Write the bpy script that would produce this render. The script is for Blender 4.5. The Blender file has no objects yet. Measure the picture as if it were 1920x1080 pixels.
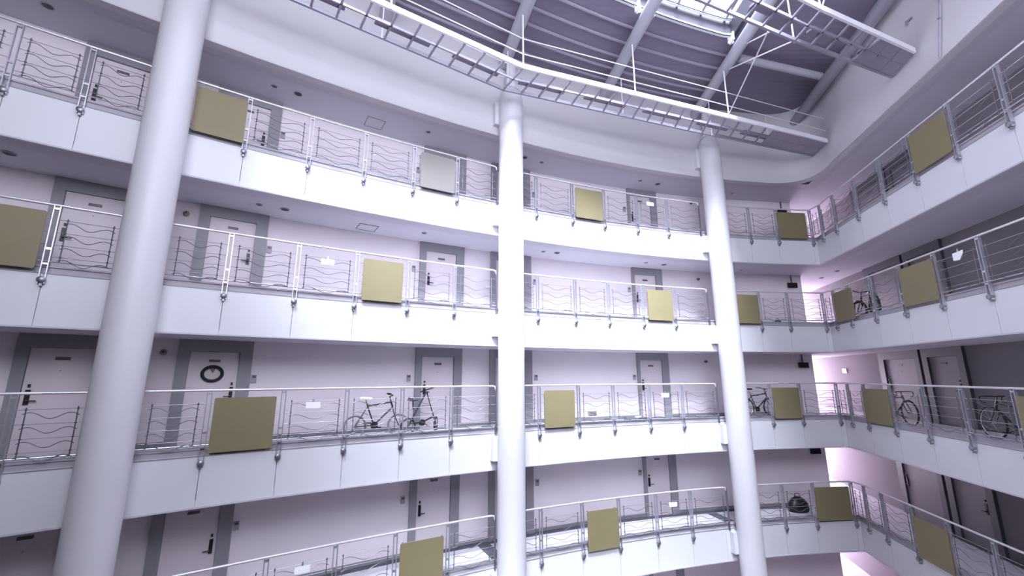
import bpy, bmesh, math, random
from mathutils import Vector, Matrix
from mathutils.geometry import tessellate_polygon
random.seed(7)
R = math.radians
scene = bpy.context.scene
COL = scene.collection

# ------------------------------------------------------------------ camera, sky, lights, exposure
cd = bpy.data.cameras.new('camera')
cam = bpy.data.objects.new('camera', cd)
COL.objects.link(cam)
cd.sensor_width = 36.0
cd.lens = 794.8 / 1920.0 * 36.0
cd.clip_start = 0.05
cd.clip_end = 200
cam.rotation_euler = (Matrix.Rotation(R(90 + 11.729), 3, 'X') @ Matrix.Rotation(R(-0.108), 3, 'Z')).to_euler()
scene.camera = cam

world = bpy.data.worlds.new('sky')
scene.world = world
world.use_nodes = True
bg = world.node_tree.nodes['Background']
bg.inputs[0].default_value = (0.80, 0.81, 1.0, 1)
bg.inputs[1].default_value = 2.6
sun = bpy.data.lights.new('hazy sun', 'SUN')
sun.energy = 17.0
sun.angle = R(26)
sun.color = (0.84, 0.87, 1.0)
sun_o = bpy.data.objects.new('hazy_sun', sun)
COL.objects.link(sun_o)
sun_o.rotation_euler = Vector((.02, 1.0, -1.22)).to_track_quat('-Z', 'Y').to_euler()
scene.view_settings.view_transform = 'Standard'
scene.view_settings.look = 'None'
scene.view_settings.gamma = 1.0
scene.view_settings.use_curve_mapping = False
scene.view_settings.exposure = 0.95
scene.cycles.use_denoising = True
scene.cycles.max_bounces = 10
scene.cycles.diffuse_bounces = 7

# ------------------------------------------------------------------ plan of the building
# The curved gallery edge is y = edge(x); the right-hand gallery edge is x = 7.667 + 0.21248 y.
def edge(x):
    return 11.194 + .49219 * x - .018428 * x * x - .0000979 * x ** 3
def edge_slope(x):
    return .49219 - .036856 * x - .0002937 * x * x
RX0, RK = 7.667, .21248
def soffit(k):                       # underside of gallery slab k (k = 2..6)
    return -2.23 + (k - 3) * 3.0
SLAB = .86
DEPTH = 1.60                         # corridor depth on the curved side
RDEPTH = 2.0                         # along x, on the right side
ROOF = 8.85

def LF(x, inward=0.0):
    """frame on the curved edge: point, tangent (to the right), inward normal"""
    m = edge_slope(x); n = math.hypot(1, m)
    t = Vector((1 / n, m / n, 0)); i = Vector((-m / n, 1 / n, 0))
    return Vector((x, edge(x), 0)) + i * inward, t, i
def RF(y, inward=0.0):
    n = math.hypot(RK, 1)
    t = Vector((-RK / n, -1 / n, 0)); i = Vector((1 / n, -RK / n, 0))
    return Vector((RX0 + RK * y, y, 0)) + i * inward, t, i
def x_at_az(az, inward=0.0):
    lo, hi = -13.0, 11.6
    for _ in range(50):
        m = (lo + hi) / 2
        p, _, _ = LF(m, inward)
        if math.degrees(math.atan2(p.x, p.y)) < az: lo = m
        else: hi = m
    return lo
def y_at_az(az, inward=0.0):
    lo, hi = -3.0, 21.0
    for _ in range(50):
        m = (lo + hi) / 2
        p, _, _ = RF(m, inward)
        if math.degrees(math.atan2(p.x, p.y)) > az: lo = m
        else: hi = m
    return lo
def frame_matrix(p, t, i, z):
    m = Matrix.Identity(4)
    m.col[0][:3] = t; m.col[1][:3] = i; m.col[2][:3] = (0, 0, 1)
    m.col[3][:3] = (p.x, p.y, z)
    return m
def at(az, inward, z, right=False):
    if right: p, t, i = RF(y_at_az(az, inward), inward)
    else: p, t, i = LF(x_at_az(az, inward), inward)
    return frame_matrix(p, t, i, z)

CORNER_Y = 14.2
CORNER = Vector((RX0 + RK * CORNER_Y, CORNER_Y, 0))

# ------------------------------------------------------------------ materials
def mat(name, color, rough=.6, metal=0.0, noise=0.0, nscale=3.0, bump=0.0, bscale=60, spec=.5, emit=None):
    m = bpy.data.materials.new(name)
    m.use_nodes = True
    nt = m.node_tree
    b = nt.nodes['Principled BSDF']
    b.inputs['Base Color'].default_value = (*color, 1)
    b.inputs['Roughness'].default_value = rough
    b.inputs['Metallic'].default_value = metal
    b.inputs['Specular IOR Level'].default_value = spec
    tc = nt.nodes.new('ShaderNodeTexCoord')
    if noise:
        n = nt.nodes.new('ShaderNodeTexNoise'); n.inputs['Scale'].default_value = nscale
        n.inputs['Detail'].default_value = 6
        nt.links.new(tc.outputs['Object'], n.inputs['Vector'])
        mx = nt.nodes.new('ShaderNodeMix'); mx.data_type = 'RGBA'
        mx.inputs[6].default_value = (*[max(0, c * (1 - noise)) for c in color], 1)
        mx.inputs[7].default_value = (*[min(1, c * (1 + noise)) for c in color], 1)
        nt.links.new(n.outputs['Fac'], mx.inputs[0])
        nt.links.new(mx.outputs[2], b.inputs['Base Color'])
    if bump:
        n2 = nt.nodes.new('ShaderNodeTexNoise'); n2.inputs['Scale'].default_value = bscale
        nt.links.new(tc.outputs['Object'], n2.inputs['Vector'])
        bp = nt.nodes.new('ShaderNodeBump'); bp.inputs['Strength'].default_value = bump
        bp.inputs['Distance'].default_value = .01
        nt.links.new(n2.outputs['Fac'], bp.inputs['Height'])
        nt.links.new(bp.outputs['Normal'], b.inputs['Normal'])
    return m

M = {}
M['plaster'] = mat('wall plaster', (.87, .79, .82), .8, noise=.04, nscale=1.2, bump=.15)
M['plaster_shaded'] = mat('shade-darkened wall plaster', (.21, .185, .21), .8, noise=.04, nscale=1.2, bump=.15)  # same wall plaster, shade of the right side put into the colour
M['door_shaded'] = mat('shade-darkened door leaf', (.20, .18, .21), .5, noise=.03)  # door leaf darkened to carry the right side's shade
M['fascia'] = mat('white fascia panel', (.72, .715, .74), .5, noise=.02, nscale=2)
M['upper'] = mat('upper wall paint', (.66, .64, .66), .7, noise=.03, nscale=1.0, bump=.1)
M['cap'] = mat('slab kerb', (.42, .40, .44), .6, noise=.05)
M['soffit'] = mat('soffit board', (.62, .60, .66), .75, noise=.04, nscale=2)
M['soffit_edge'] = mat('soffit border', (.57, .55, .61), .75)
M['floor'] = mat('pale vinyl floor', (.74, .72, .76), .35, noise=.05, nscale=4)
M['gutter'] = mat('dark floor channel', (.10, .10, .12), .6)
M['ground'] = mat('pinkish stone floor', (.26, .19, .20), .5, noise=.1)
M['column'] = mat('painted column', (.70, .685, .71), .45, noise=.03, nscale=1.5, bump=.1, bscale=25)
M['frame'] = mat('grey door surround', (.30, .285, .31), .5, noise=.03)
M['frame_shaded'] = mat('shade-darkened door surround', (.10, .10, .12), .5)  # surround darkened to carry the right side's shade
M['door'] = mat('pale door leaf', (.74, .66, .69), .5, noise=.03)
M['black'] = mat('black fittings', (.012, .012, .016), .4)
M['plate'] = mat('dark number plate', (.13, .11, .12), .4)
M['grey_box'] = mat('grey plastic', (.40, .37, .41), .5)
M['dark_back'] = mat('bounce-cutting dark finish', (.09, .08, .08), .6, noise=.1)  # unseen surfaces around the viewer, made dark to cut bounced light
M['tan'] = mat('tan board', (.235, .198, .105), .55, noise=.05, nscale=5)
M['overexposed'] = mat('pale cream board', (.235, .22, .205), .55, noise=.04, nscale=5)  # a tan board, its overexposure put into a paler colour
M['steel'] = mat('satin steel', (.55, .55, .60), .32, metal=.7, noise=.05, nscale=8)
M['rail'] = mat('bright handrail', (.78, .77, .80), .25, metal=.35)
M['dark_steel'] = mat('dark steel rod', (.19, .18, .21), .4, metal=.6)
M['bracket'] = mat('bracket steel', (.30, .30, .34), .4, metal=.7)
M['deck'] = mat('ribbed roof deck', (.26, .225, .30), .6)
M['beam'] = mat('roof tube paint', (.50, .49, .54), .45, noise=.03)
M['purlin'] = mat('purlin paint', (.42, .40, .46), .5)
M['curb'] = mat('skylight curb', (.80, .80, .84), .4)
M['curb_grey'] = mat('grey lilac upstand', (.075, .07, .09), .5)
M['seam'] = mat('gasket strip', (.05, .07, .06), .5)
M['truss'] = mat('catwalk steel', (.36, .34, .40), .45, metal=.3, noise=.05)
M['catrail'] = mat('catwalk edge paint', (.85, .84, .88), .3)
M['rod'] = mat('white rod', (.82, .80, .86), .3)
M['white'] = mat('white card', (.95, .95, .97), .5)
M['green'] = mat('dark green crate', (.03, .07, .04), .5)
M['tyre'] = mat('bicycle tyre', (.02, .02, .022), .7)
M['grey_tyre'] = mat('grey tyre', (.16, .155, .17), .7)
M['chrome'] = mat('bicycle alloy', (.6, .6, .62), .25, metal=.9)
M['saddle_white'] = mat('white saddle', (.85, .85, .87), .5)
M['yellow'] = mat('aged plastic', (.25, .24, .15), .5)
M['mint'] = mat('pale green plastic', (.50, .60, .56), .3)
# ribs on the roof deck: bump only
nt = M['deck'].node_tree
wv = nt.nodes.new('ShaderNodeTexWave'); wv.inputs['Scale'].default_value = 1.6; wv.bands_direction = 'Y'
tc = nt.nodes.new('ShaderNodeTexCoord'); nt.links.new(tc.outputs['Object'], wv.inputs['Vector'])
bp = nt.nodes.new('ShaderNodeBump'); bp.inputs['Strength'].default_value = .12; bp.inputs['Distance'].default_value = .05
nt.links.new(wv.outputs['Fac'], bp.inputs['Height'])
nt.links.new(bp.outputs['Normal'], nt.nodes['Principled BSDF'].inputs['Normal'])
# window glass: mostly clear, a little gloss
g = bpy.data.materials.new('clear glass'); g.use_nodes = True
nt = g.node_tree; nt.nodes.clear()
o_ = nt.nodes.new('ShaderNodeOutputMaterial'); tr = nt.nodes.new('ShaderNodeBsdfTransparent')
gl = nt.nodes.new('ShaderNodeBsdfGlossy'); gl.inputs['Roughness'].default_value = .05
mxs = nt.nodes.new('ShaderNodeMixShader'); mxs.inputs[0].default_value = .06
tr.inputs[0].default_value = (.93, .96, .97, 1)
nt.links.new(tr.outputs[0], mxs.inputs[1]); nt.links.new(gl.outputs[0], mxs.inputs[2])
nt.links.new(mxs.outputs[0], o_.inputs[0])
M['glass'] = g

# ------------------------------------------------------------------ mesh helper
class MB:
    def __init__(self):
        self.v = []; self.f = []
    def add(self, vs, fs):
        b = len(self.v)
        self.v += [Vector(p) for p in vs]
        self.f += [[i + b for i in f] for f in fs]
        return self
    def box(self, c, s, m=None):
        hx, hy, hz = s[0] / 2, s[1] / 2, s[2] / 2
        vs = [Vector((c[0] + a * hx, c[1] + b * hy, c[2] + d * hz)) for a in (-1, 1) for b in (-1, 1) for d in (-1, 1)]
        if m is not None: vs = [m @ v for v in vs]
        return self.add(vs, [(0, 1, 3, 2), (4, 6, 7, 5), (0, 4, 5, 1), (2, 3, 7, 6), (0, 2, 6, 4), (1, 5, 7, 3)])
    def tube(self, pts, r, n=8, r2=None, closed=False, caps=True):
        pts = [Vector(p) for p in pts]; k = len(pts); rings = []
        up = None
        for i, p in enumerate(pts):
            if closed: d = pts[(i + 1) % k] - pts[i - 1]
            elif i == 0: d = pts[1] - p
            elif i == k - 1: d = p - pts[i - 1]
            else: d = (pts[i + 1] - p).normalized() + (p - pts[i - 1]).normalized()
            if d.length < 1e-9: d = Vector((0, 0, 1))
            d.normalize()
            if up is None:
                up = Vector((0, 0, 1)) if abs(d.z) < .9 else Vector((1, 0, 0))
            a = d.cross(up).normalized(); b = a.cross(d).normalized(); up = b
            rr = r if r2 is None else r + (r2 - r) * i / (k - 1)
            rings.append([p + a * math.cos(2 * math.pi * j / n) * rr + b * math.sin(2 * math.pi * j / n) * rr for j in range(n)])
        vs = [q for ring in rings for q in ring]; fs = []
        for i in range(k if closed else k - 1):
            i2 = (i + 1) % k
            for j in range(n):
                j2 = (j + 1) % n
                fs.append((i * n + j, i * n + j2, i2 * n + j2, i2 * n + j))
        if not closed and caps:
            fs.append(tuple(range(n))[::-1]); fs.append(tuple((k - 1) * n + j for j in range(n)))
        return self.add(vs, fs)
    def lathe(self, prof, c=(0, 0, 0), n=32, m=None):
        """prof: (radius, z)"""
        vs = []; fs = []
        for r, z in prof:
            for j in range(n):
                a = 2 * math.pi * j / n
                p = Vector((c[0] + r * math.cos(a), c[1] + r * math.sin(a), c[2] + z))
                vs.append(m @ p if m is not None else p)
        for i in range(len(prof) - 1):
            for j in range(n):
                j2 = (j + 1) % n
                fs.append((i * n + j, i * n + j2, (i + 1) * n + j2, (i + 1) * n + j))
        if prof[0][0] > 1e-6: fs.append(tuple(range(n))[::-1])
        if prof[-1][0] > 1e-6: fs.append(tuple((len(prof) - 1) * n + j for j in range(n)))
        return self.add(vs, fs)
    def prism(self, loop, z0, z1):
        loop = [Vector((p[0], p[1], 0)) for p in loop]
        tris = tessellate_polygon([loop]); n = len(loop)
        vs = [Vector((p.x, p.y, z0)) for p in loop] + [Vector((p.x, p.y, z1)) for p in loop]
        fs = [tuple(t) for t in tris] + [tuple(i + n for i in t) for t in tris]
        fs += [(i, (i + 1) % n, (i + 1) % n + n, i + n) for i in range(n)]
        return self.add(vs, fs)
    def build(self, name, material, parent=None, mw=None, smooth=False):
        me = bpy.data.meshes.new(name)
        me.from_pydata([tuple(v) for v in self.v], [], self.f)
        bm = bmesh.new(); bm.from_mesh(me)
        bmesh.ops.recalc_face_normals(bm, faces=bm.faces)
        bm.to_mesh(me); bm.free()
        if smooth:
            me.polygons.foreach_set('use_smooth', [True] * len(me.polygons))
            try: me.set_sharp_from_angle(angle=R(40))
            except Exception: pass
        me.materials.append(material)
        o = bpy.data.objects.new(name, me); COL.objects.link(o)
        if parent is not None: o.parent = parent
        if mw is not None: o.matrix_local = mw
        return o

def tag(o, label, cat=None, group=None, kind=None):
    if label: o['label'] = label
    if cat: o['category'] = cat
    if group: o['group'] = group
    if kind: o['kind'] = kind
    return o
def thing(name, m, label, cat, group=None):
    o = bpy.data.objects.new(name, None); COL.objects.link(o)
    o.empty_display_size = .1
    o.matrix_local = m
    return tag(o, label, cat, group)
def copy_tree(o, parent=None):
    c = o.copy(); COL.objects.link(c)
    if parent is not None: c.parent = parent
    for ch in [x for x in KIDS.get(o.name, [])]:
        copy_tree(ch, c)
    return c
KIDS = {}
def kids(root):
    """remember the children so copies need no scan"""
    for o in COL.objects:
        if o.parent is not None:
            l = KIDS.setdefault(o.parent.name, [])
            if o not in l: l.append(o)
def struct(name, mb, m, label=None, smooth=False, parent=None):
    o = mb.build(name, m, parent, smooth=smooth)
    if parent is None: o['kind'] = 'structure'
    if label: o['label'] = label
    return o

LEVEL = {5: 'top gallery', 4: 'second gallery down', 3: 'third gallery down',
         2: 'fourth gallery down', 6: 'upper wall', 1: 'bottom gallery'}

# post positions: x on the curved edge, y on the straight right edge
COLS = [x_at_az(a) for a in (-42.0, -.75, 26.35)]
POSTS_L = [x_at_az(a) for a in (-59.5, -53.6, -48.7)]
POSTS_B = [x_at_az(a) for a in (-34.7, -27.6, -20.7, -14.1, -7.9)]
POSTS_C = [x_at_az(a) for a in (3.5, 8.6, 13.0, 17.35, 21.2, 24.75)]
POSTS_D = [x_at_az(a) for a in (27.8, 30.55, 33.35, 36.6)]
POSTS_R = [13.75, 12.91, 11.73, 10.55, 9.37, 8.18, 7.0, 5.8, 4.6, 3.4, 2.2, 1.0, -.2, -1.4]
XL0 = -11.3
# edge nodes of the facetted slab face
NODES = [XL0] + POSTS_L + [COLS[0]] + POSTS_B + [COLS[1]] + POSTS_C + [COLS[2]] + POSTS_D
Y_END = -2.5

def edge_loop(inward):
    pts = [LF(x, inward)[0] for x in NODES]
    # corner: intersection of the offset lines
    pr, tr_, _ = RF(13.0, inward); pl, tl, _ = LF(POSTS_D[-1], inward)
    d = pr - pl; den = tl.x * tr_.y - tl.y * tr_.x
    s = (d.x * tr_.y - d.y * tr_.x) / den
    c = pl + tl * s
    pts.append(c)
    pts += [RF(y, inward)[0] for y in POSTS_R[1:]] + [RF(Y_END, inward)[0]]
    return pts, len(NODES)          # index of the corner
# outer wall line
WX = [XL0 + .4 * j for j in range(int((10.2 - XL0) / .4) + 1)]
WALL_L = [LF(x, DEPTH)[0] for x in WX] + [Vector((11.15, 15.97, 0))]
COR_W = [Vector((12.25, 21.2, 0)), Vector((RX0 + RDEPTH + RK * 21.2, 21.2, 0))]
WALL_R = [Vector((RX0 + RDEPTH + RK * 21.2, 21.2, 0)), Vector((RX0 + RDEPTH + RK * Y_END, Y_END, 0))]

def offset_line(pts, d):
    """move an open polyline sideways, to the left of its direction"""
    out = []
    for i, p in enumerate(pts):
        a = pts[max(i - 1, 0)]; b = pts[min(i + 1, len(pts) - 1)]
        if 0 < i < len(pts) - 1:
            n1 = (p - a).normalized(); n2 = (b - p).normalized(); t = (n1 + n2).normalized()
            k = 1 / max(.3, t.dot(n1))
        else: t = (b - a).normalized(); k = 1
        out.append(p + Vector((-t.y, t.x, 0)) * d * k)
    return out
def wall_mesh(mb, pts, thick, z0, z1):
    o = offset_line(pts, thick)
    return mb.prism(list(pts) + o[::-1], z0, z1)

# ------------------------------------------------------------------ setting: walls, slabs
GROUND = -10.4
b = MB(); wall_mesh(b, WALL_L, .25, GROUND, 9.6)
struct('wall_left', b, M['plaster'], 'long curved pale wall behind the galleries')
b = MB(); wall_mesh(b, [Vector((11.15, 15.97, 0)), COR_W[0]], .2, GROUND, 9.6)
struct('wall_corridor', b, M['plaster'], 'side wall of the passage beyond the corner')
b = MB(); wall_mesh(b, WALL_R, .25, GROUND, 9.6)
struct('wall_right', b, M['plaster_shaded'], 'pale wall behind the right-hand galleries')
GX0, GX1, GZ0, GZ1 = -3.5, 6.5, 3.6, 8.8      # glazed front added high behind the viewer to brighten the gallery walls
b = MB()
b.box((-9.75, Y_END - .12, -.4), (12.5, .25, 20)); b.box((7.85, Y_END - .12, -.4), (2.7, .25, 20))
b.box((1.5, Y_END - .12, (GROUND + GZ0) / 2), (10.0, .25, GZ0 - GROUND)); b.box((1.5, Y_END - .12, 9.2), (10.0, .25, .8))
struct('wall_back', b, M['dark_back'], 'wall behind the viewer')
b = MB()
for j in range(7): b.box((GX0 + (GX1 - GX0) * j / 6, Y_END - .1, (GZ0 + GZ1) / 2), (.06, .08, GZ1 - GZ0))
for j in range(4): b.box(((GX0 + GX1) / 2, Y_END - .1, GZ0 + (GZ1 - GZ0) * j / 3), (GX1 - GX0, .08, .06))
fr = struct('window_6', b, M['purlin'], 'added tall glazed front behind the viewer, for fill light')
MB().box(((GX0 + GX1) / 2, Y_END - .1, (GZ0 + GZ1) / 2), (GX1 - GX0, .01, GZ1 - GZ0)).build('pane', M['glass'], fr)
la = bpy.data.lights.new('added front fill', 'AREA'); la.shape = 'RECTANGLE'  # fill lamp added outside the invented glazing, lights the gallery walls
la.size = GX1 - GX0; la.size_y = GZ1 - GZ0; la.energy = 720; la.color = (.93, .89, 1.0)
lo = bpy.data.objects.new('added_front_fill', la); COL.objects.link(lo)
lo.location = ((GX0 + GX1) / 2, Y_END - .3, (GZ0 + GZ1) / 2); lo.rotation_euler = (R(90), 0, 0)
pw = LF(XL0, DEPTH)[0]
b = MB(); wall_mesh(b, [Vector((pw.x - .05, Y_END, 0)), Vector((pw.x - .05, pw.y + .2, 0))], .25, GROUND, 9.6)
struct('wall_side', b, M['dark_back'], 'side wall closing the hall on the left')
b = MB().box((0, 9, GROUND - .1), (36, 30, .2))
struct('floor', b, M['ground'], 'floor at the foot of the hall')
# small slab under the viewer
b = MB().box((-1.5, -1.5, -1.49), (15, 2.0, .2))
struct('floor', b, M['dark_back'], 'gallery slab under the viewer')

loop0, ic = edge_loop(.05)
for k in (1, 2, 3, 4, 5, 6):
    S = soffit(k)
    outer = WALL_L + COR_W + [WALL_R[1]]
    poly = loop0 + [p for p in reversed(outer)]
    b = MB(); b.prism(poly, S, S + .12)
    struct('ceiling', b, M['soffit'], 'grey underside of the %s slab' % (LEVEL[k] if k < 6 else 'upper wall'))
    b = MB(); b.prism(poly, S + .62, S + SLAB)
    struct('floor', b, M['floor'], 'pale walkway floor of the %s' % LEVEL[k])
    # border strip of the soffit
    lp, _ = edge_loop(.02); li, _ = edge_loop(.42)
    b = MB(); b.prism(lp + li[::-1], S - .018, S + .01)
    struct('trim_1', b, M['soffit_edge'], 'border strip under the %s' % LEVEL[k])
    if k < 6:
        # fascia panels with a narrow joint at each post
        f0, _ = edge_loop(.03); f1, _ = edge_loop(.06)
        b = MB()
        for j in range(len(f0) - 1):
            a0, a1, c0, c1 = f0[j], f0[j + 1], f1[j], f1[j + 1]
            t = (a1 - a0).normalized() * .004
            b.prism([a0 + t, a1 - t, c1 - t, c0 + t], S - .02, S + .84)
        struct('trim_2', b, M['fascia'], 'white fascia panels of the %s' % LEVEL[k])
        c0, _ = edge_loop(.06); c1, _ = edge_loop(.16)
        b = MB(); b.prism(c0 + c1[::-1], S + .80, S + .97)
        c0, _ = edge_loop(.035); c1, _ = edge_loop(.17)
        b.prism(c0 + c1[::-1], S + .955, S + .985)
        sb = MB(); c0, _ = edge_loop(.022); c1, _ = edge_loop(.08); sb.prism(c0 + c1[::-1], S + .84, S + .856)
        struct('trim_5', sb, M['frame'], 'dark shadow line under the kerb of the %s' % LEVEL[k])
        struct('trim_3', b, M['cap'], 'kerb along the edge of the %s' % LEVEL[k])
        # dark channel at the wall and skirting
        wl = WALL_L[:-1]
        inn = offset_line(wl, -.24)
        b = MB(); b.prism(wl + inn[::-1], S + SLAB, S + SLAB + .004)
        wr = [RF(13.5, 2.0 / math.hypot(1, RK))[0], RF(Y_END, 2.0 / math.hypot(1, RK))[0]]
        b.prism(wr + offset_line(wr, -.24)[::-1], S + SLAB, S + SLAB + .004)
        # cross strips in line with the columns
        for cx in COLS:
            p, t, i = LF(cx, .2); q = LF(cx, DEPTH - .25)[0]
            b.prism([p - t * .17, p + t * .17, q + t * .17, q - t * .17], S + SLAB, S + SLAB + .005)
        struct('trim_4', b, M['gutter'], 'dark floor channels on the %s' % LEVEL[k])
        b = MB(); b.prism(wl + offset_line(wl, -.02)[::-1], S + SLAB, S + SLAB + .1)
        struct('baseboard_left', b, M['frame'], 'dark skirting on the %s' % LEVEL[k])

# upper wall above the top gallery, both sides
def round_corner(pts, c, d=1.5, n=10):
    p = pts[c]; a = p + (pts[c - 1] - p).normalized() * min(d, (pts[c - 1] - p).length); e = p + (pts[c + 1] - p).normalized() * min(d, (pts[c + 1] - p).length * .98)
    arc = [a * (1 - u) ** 2 + p * 2 * u * (1 - u) + e * u * u for u in [j / n for j in range(n + 1)]]
    return pts[:c] + arc + pts[c + 1:]
def fine_loop(inward):
    left = [LF(XL0 + .35 * j, inward)[0] for j in range(int((9.4 - XL0) / .35))]
    full, c = edge_loop(inward)
    pts = left + [full[c]] + [RF(11.0 - 1.35 * j, inward)[0] for j in range(11)]
    return round_corner(pts, len(left))
u0 = fine_loop(.02); u1 = fine_loop(.22)
b = MB(); b.prism(u0 + u1[::-1], soffit(6) - .02, 9.5)
struct('wall_upper', b, M['upper'], 'tall white wall band above the top gallery', smooth=True)
# shallow ledge where the roof meets the right wall
# far windows of the passage, one per gallery
cw0, cw1 = COR_W
b = MB()
b.box(((cw0.x + cw1.x) / 2, 21.3, -.5), (cw1.x - cw0.x + .8, .2, .01))
b = MB()
for k in (1, 2, 3, 4, 5, 6):
    S = soffit(k)
    b.box(((cw0.x + cw1.x) / 2, 21.35, S + .5), (cw1.x - cw0.x + .6, .3, 1.6))
b.box(((cw0.x + cw1.x) / 2, 21.35, 8.9), (cw1.x - cw0.x + .6, .3, 3.6))
b.box(((cw0.x + cw1.x) / 2, 21.35, -9.3), (cw1.x - cw0.x + .6, .3, 3.4))
struct('wall_far', b, M['plaster'], 'end wall of the passage')
for n, k in enumerate((1, 2, 3, 4, 5)):
    S = soffit(k); z0 = S + 1.28; z1 = S + 2.74; xm = (cw0.x + cw1.x) / 2; w = cw1.x - cw0.x
    b = MB()
    b.box((xm, 21.3, z0 + .03), (w, .08, .06)); b.box((xm, 21.3, z1 - .03), (w, .08, .06))
    for s in (-1, 0, 1): b.box((xm + s * (w / 2 - .03), 21.3, (z0 + z1) / 2), (.06, .08, z1 - z0))
    fr = struct('window_%d' % (n + 1), b, M['purlin'], 'passage end window on the %s' % LEVEL[k])
    pb = MB().box((xm, 21.3, (z0 + z1) / 2), (w - .06, .01, z1 - z0 - .06))
    pb.build('pane', M['glass'], fr)
    la = bpy.data.lights.new('window daylight', 'AREA'); la.shape = 'RECTANGLE'
    la.size = w - .1; la.size_y = z1 - z0 - .1; la.energy = 190; la.color = (1.0, .80, .96)
    lo = bpy.data.objects.new('window_daylight', la); COL.objects.link(lo)
    lo.location = (xm, 21.45, (z0 + z1) / 2); lo.rotation_euler = (R(-90), 0, 0)

# ------------------------------------------------------------------ roof
DECK = 9.5
TUBES = [  # (point, x per y) of the roof tubes in plan
    ((-6.55, 7.15), -.62), ((-3.25, 9.3), -.45), ((.43, 8.84), -.292), ((3.57, 8.83), -.138), ((6.41, 8.83), .024)]
def tube_x(i, y):
    (px, py), s = TUBES[i]
    return px + s * (y - py)
def tube_wall(i):       # y at which tube i meets the upper wall
    y = 10.0
    for _ in range(30): y = edge(tube_x(i, y))
    return y
def off_edge(x, o):     # point o metres into the hall from the curved edge
    return LF(x, -o)[0]
SKY_O, SKY_FAR = 2.95, 2.2
hole = []
xs = [-6.2 + .3 * j for j in range(60)]
for x in xs:
    p = off_edge(x, SKY_O)
    if p.x <= 6.2: hole.append(p)
hole.append(Vector((6.3, hole[-1].y + .03, 0)))
hole.append(Vector((6.25, SKY_FAR, 0)))
hole.append(Vector((hole[0].x, SKY_FAR, 0)))
outer = [Vector((-17, -4, 0)), Vector((18, -4, 0)), Vector((18, 24, 0)), Vector((-17, 24, 0))]
tris = tessellate_polygon([outer, hole])
allp = outer + hole
b = MB()
b.add([(p.x, p.y, DECK) for p in allp], [tuple(t) for t in tris])
b.add([(p.x, p.y, DECK + .12) for p in allp], [tuple(t) for t in tris])
struct('ceiling', b, M['deck'], 'dark ribbed roof deck over the hall')
# upstand of the skylight
b = MB()
H1 = 10.02
n = len(hole)
ctr = sum(hole, Vector()) / n
for j in range(n):
    a, c = hole[j], hole[(j + 1) % n]
    oa = a + (a - ctr).normalized() * .12; oc = c + (c - ctr).normalized() * .12
    b.prism([a, c, oc, oa], DECK - .02, H1)
sk = thing('skylight', Matrix.Translation((0, 6, H1)), 'glazed skylight with thin dark bars in the roof above the catwalks', 'skylight')
inv = Matrix.Translation((0, -6, -H1))
b.build('curb', M['curb_grey'], sk, inv)
nc = len([p for p in hole]) - 3
curve = hole[:nc + 1]
b = MB()
b.tube([(p.x, p.y - .06, DECK - .02) for p in curve], .055, 8)
b.tube([(p.x, p.y - .10, H1 - .02) for p in curve], .05, 8)
b.build('gutter_pipe', M['catrail'], sk, inv, smooth=True)
b = MB()
b.tube([(p.x, p.y - .125, DECK - .07) for p in curve], .014, 6)
b.tube([(p.x, p.y - .16, H1 - .06) for p in curve], .012, 6)
b.build('gasket_strip', M['seam'], sk, inv)
# glazing: bars plus panes
b = MB(); b.prism(hole, H1 + .03, H1 + .045); b.build('glass_pane', M['glass'], sk, inv)
b = MB()
xg = hole[0].x + .5
while xg < 6.2:
    ytop = min(off_edge(xg, SKY_O).y, 11.2)
    yy = max([p.y for p in hole if abs(p.x - xg) < .35] or [9])
    b.box((xg, (SKY_FAR + yy) / 2, H1 + .02), (.07, yy - SKY_FAR, .07)); xg += .78
for yg in ( 3.4, 4.6, 5.8, 7.0, 8.2):
    xa = max(hole[0].x, -6.2 if yg < 6.5 else (yg - 8.6) / .45 - 0.0)
    xa = hole[0].x
    for p in curve:
        if p.y < yg: xa = max(xa, p.x)
    b.box(((xa + 6.25) / 2, yg, H1 + .02), (6.25 - xa, .07, .07))
b.build('glazing_bar', M['truss'], sk, inv)
po = bpy.data.lights.new('skylight portal', 'AREA'); po.shape = 'RECTANGLE'
po.size = 6.3 - hole[0].x + .3; po.size_y = 11.4 - SKY_FAR + .4
po.cycles.is_portal = True
pob = bpy.data.objects.new('skylight_portal', po); COL.objects.link(pob)
pob.location = ((6.3 + hole[0].x) / 2, (11.4 + SKY_FAR) / 2, H1 + .2)

# roof tubes
tube_words = ['over the nearest column', 'between the nearest and middle columns', 'landing above the middle column',
              'between the middle and right columns', 'landing above the right column']
for i in range(5):
    yw = tube_wall(i) - .02
    ys = 1.0
    def P3(y, z=9.12): return Vector((tube_x(i, y), y, z))
    rt = thing('roof_beam', Matrix.Translation(P3(yw)), 'round grey roof tube %s' % tube_words[i], 'roof beam', 'round roof tubes')
    inv = Matrix.Translation(-P3(yw))
    MB().tube([P3(yw), P3(ys)], .165, 20).build('tube', M['beam'], rt, inv, smooth=True)
    c = off_edge(tube_x(i, yw - SKY_O), SKY_O)
    yc = yw - SKY_O * 1.05
    bb = MB()
    for s in (-1, 1):
        for z in (9.3, 9.42):
            bb.box((tube_x(i, yc) + s * .2, yc + s * .07, z), (.16, .05, .07))
        bb.box((tube_x(i, yc) + s * .22, yc + s * .08 - .08, 9.36), (.04, .22, .26))
    bb.build('clamp', M['catrail'], rt, inv)
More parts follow.
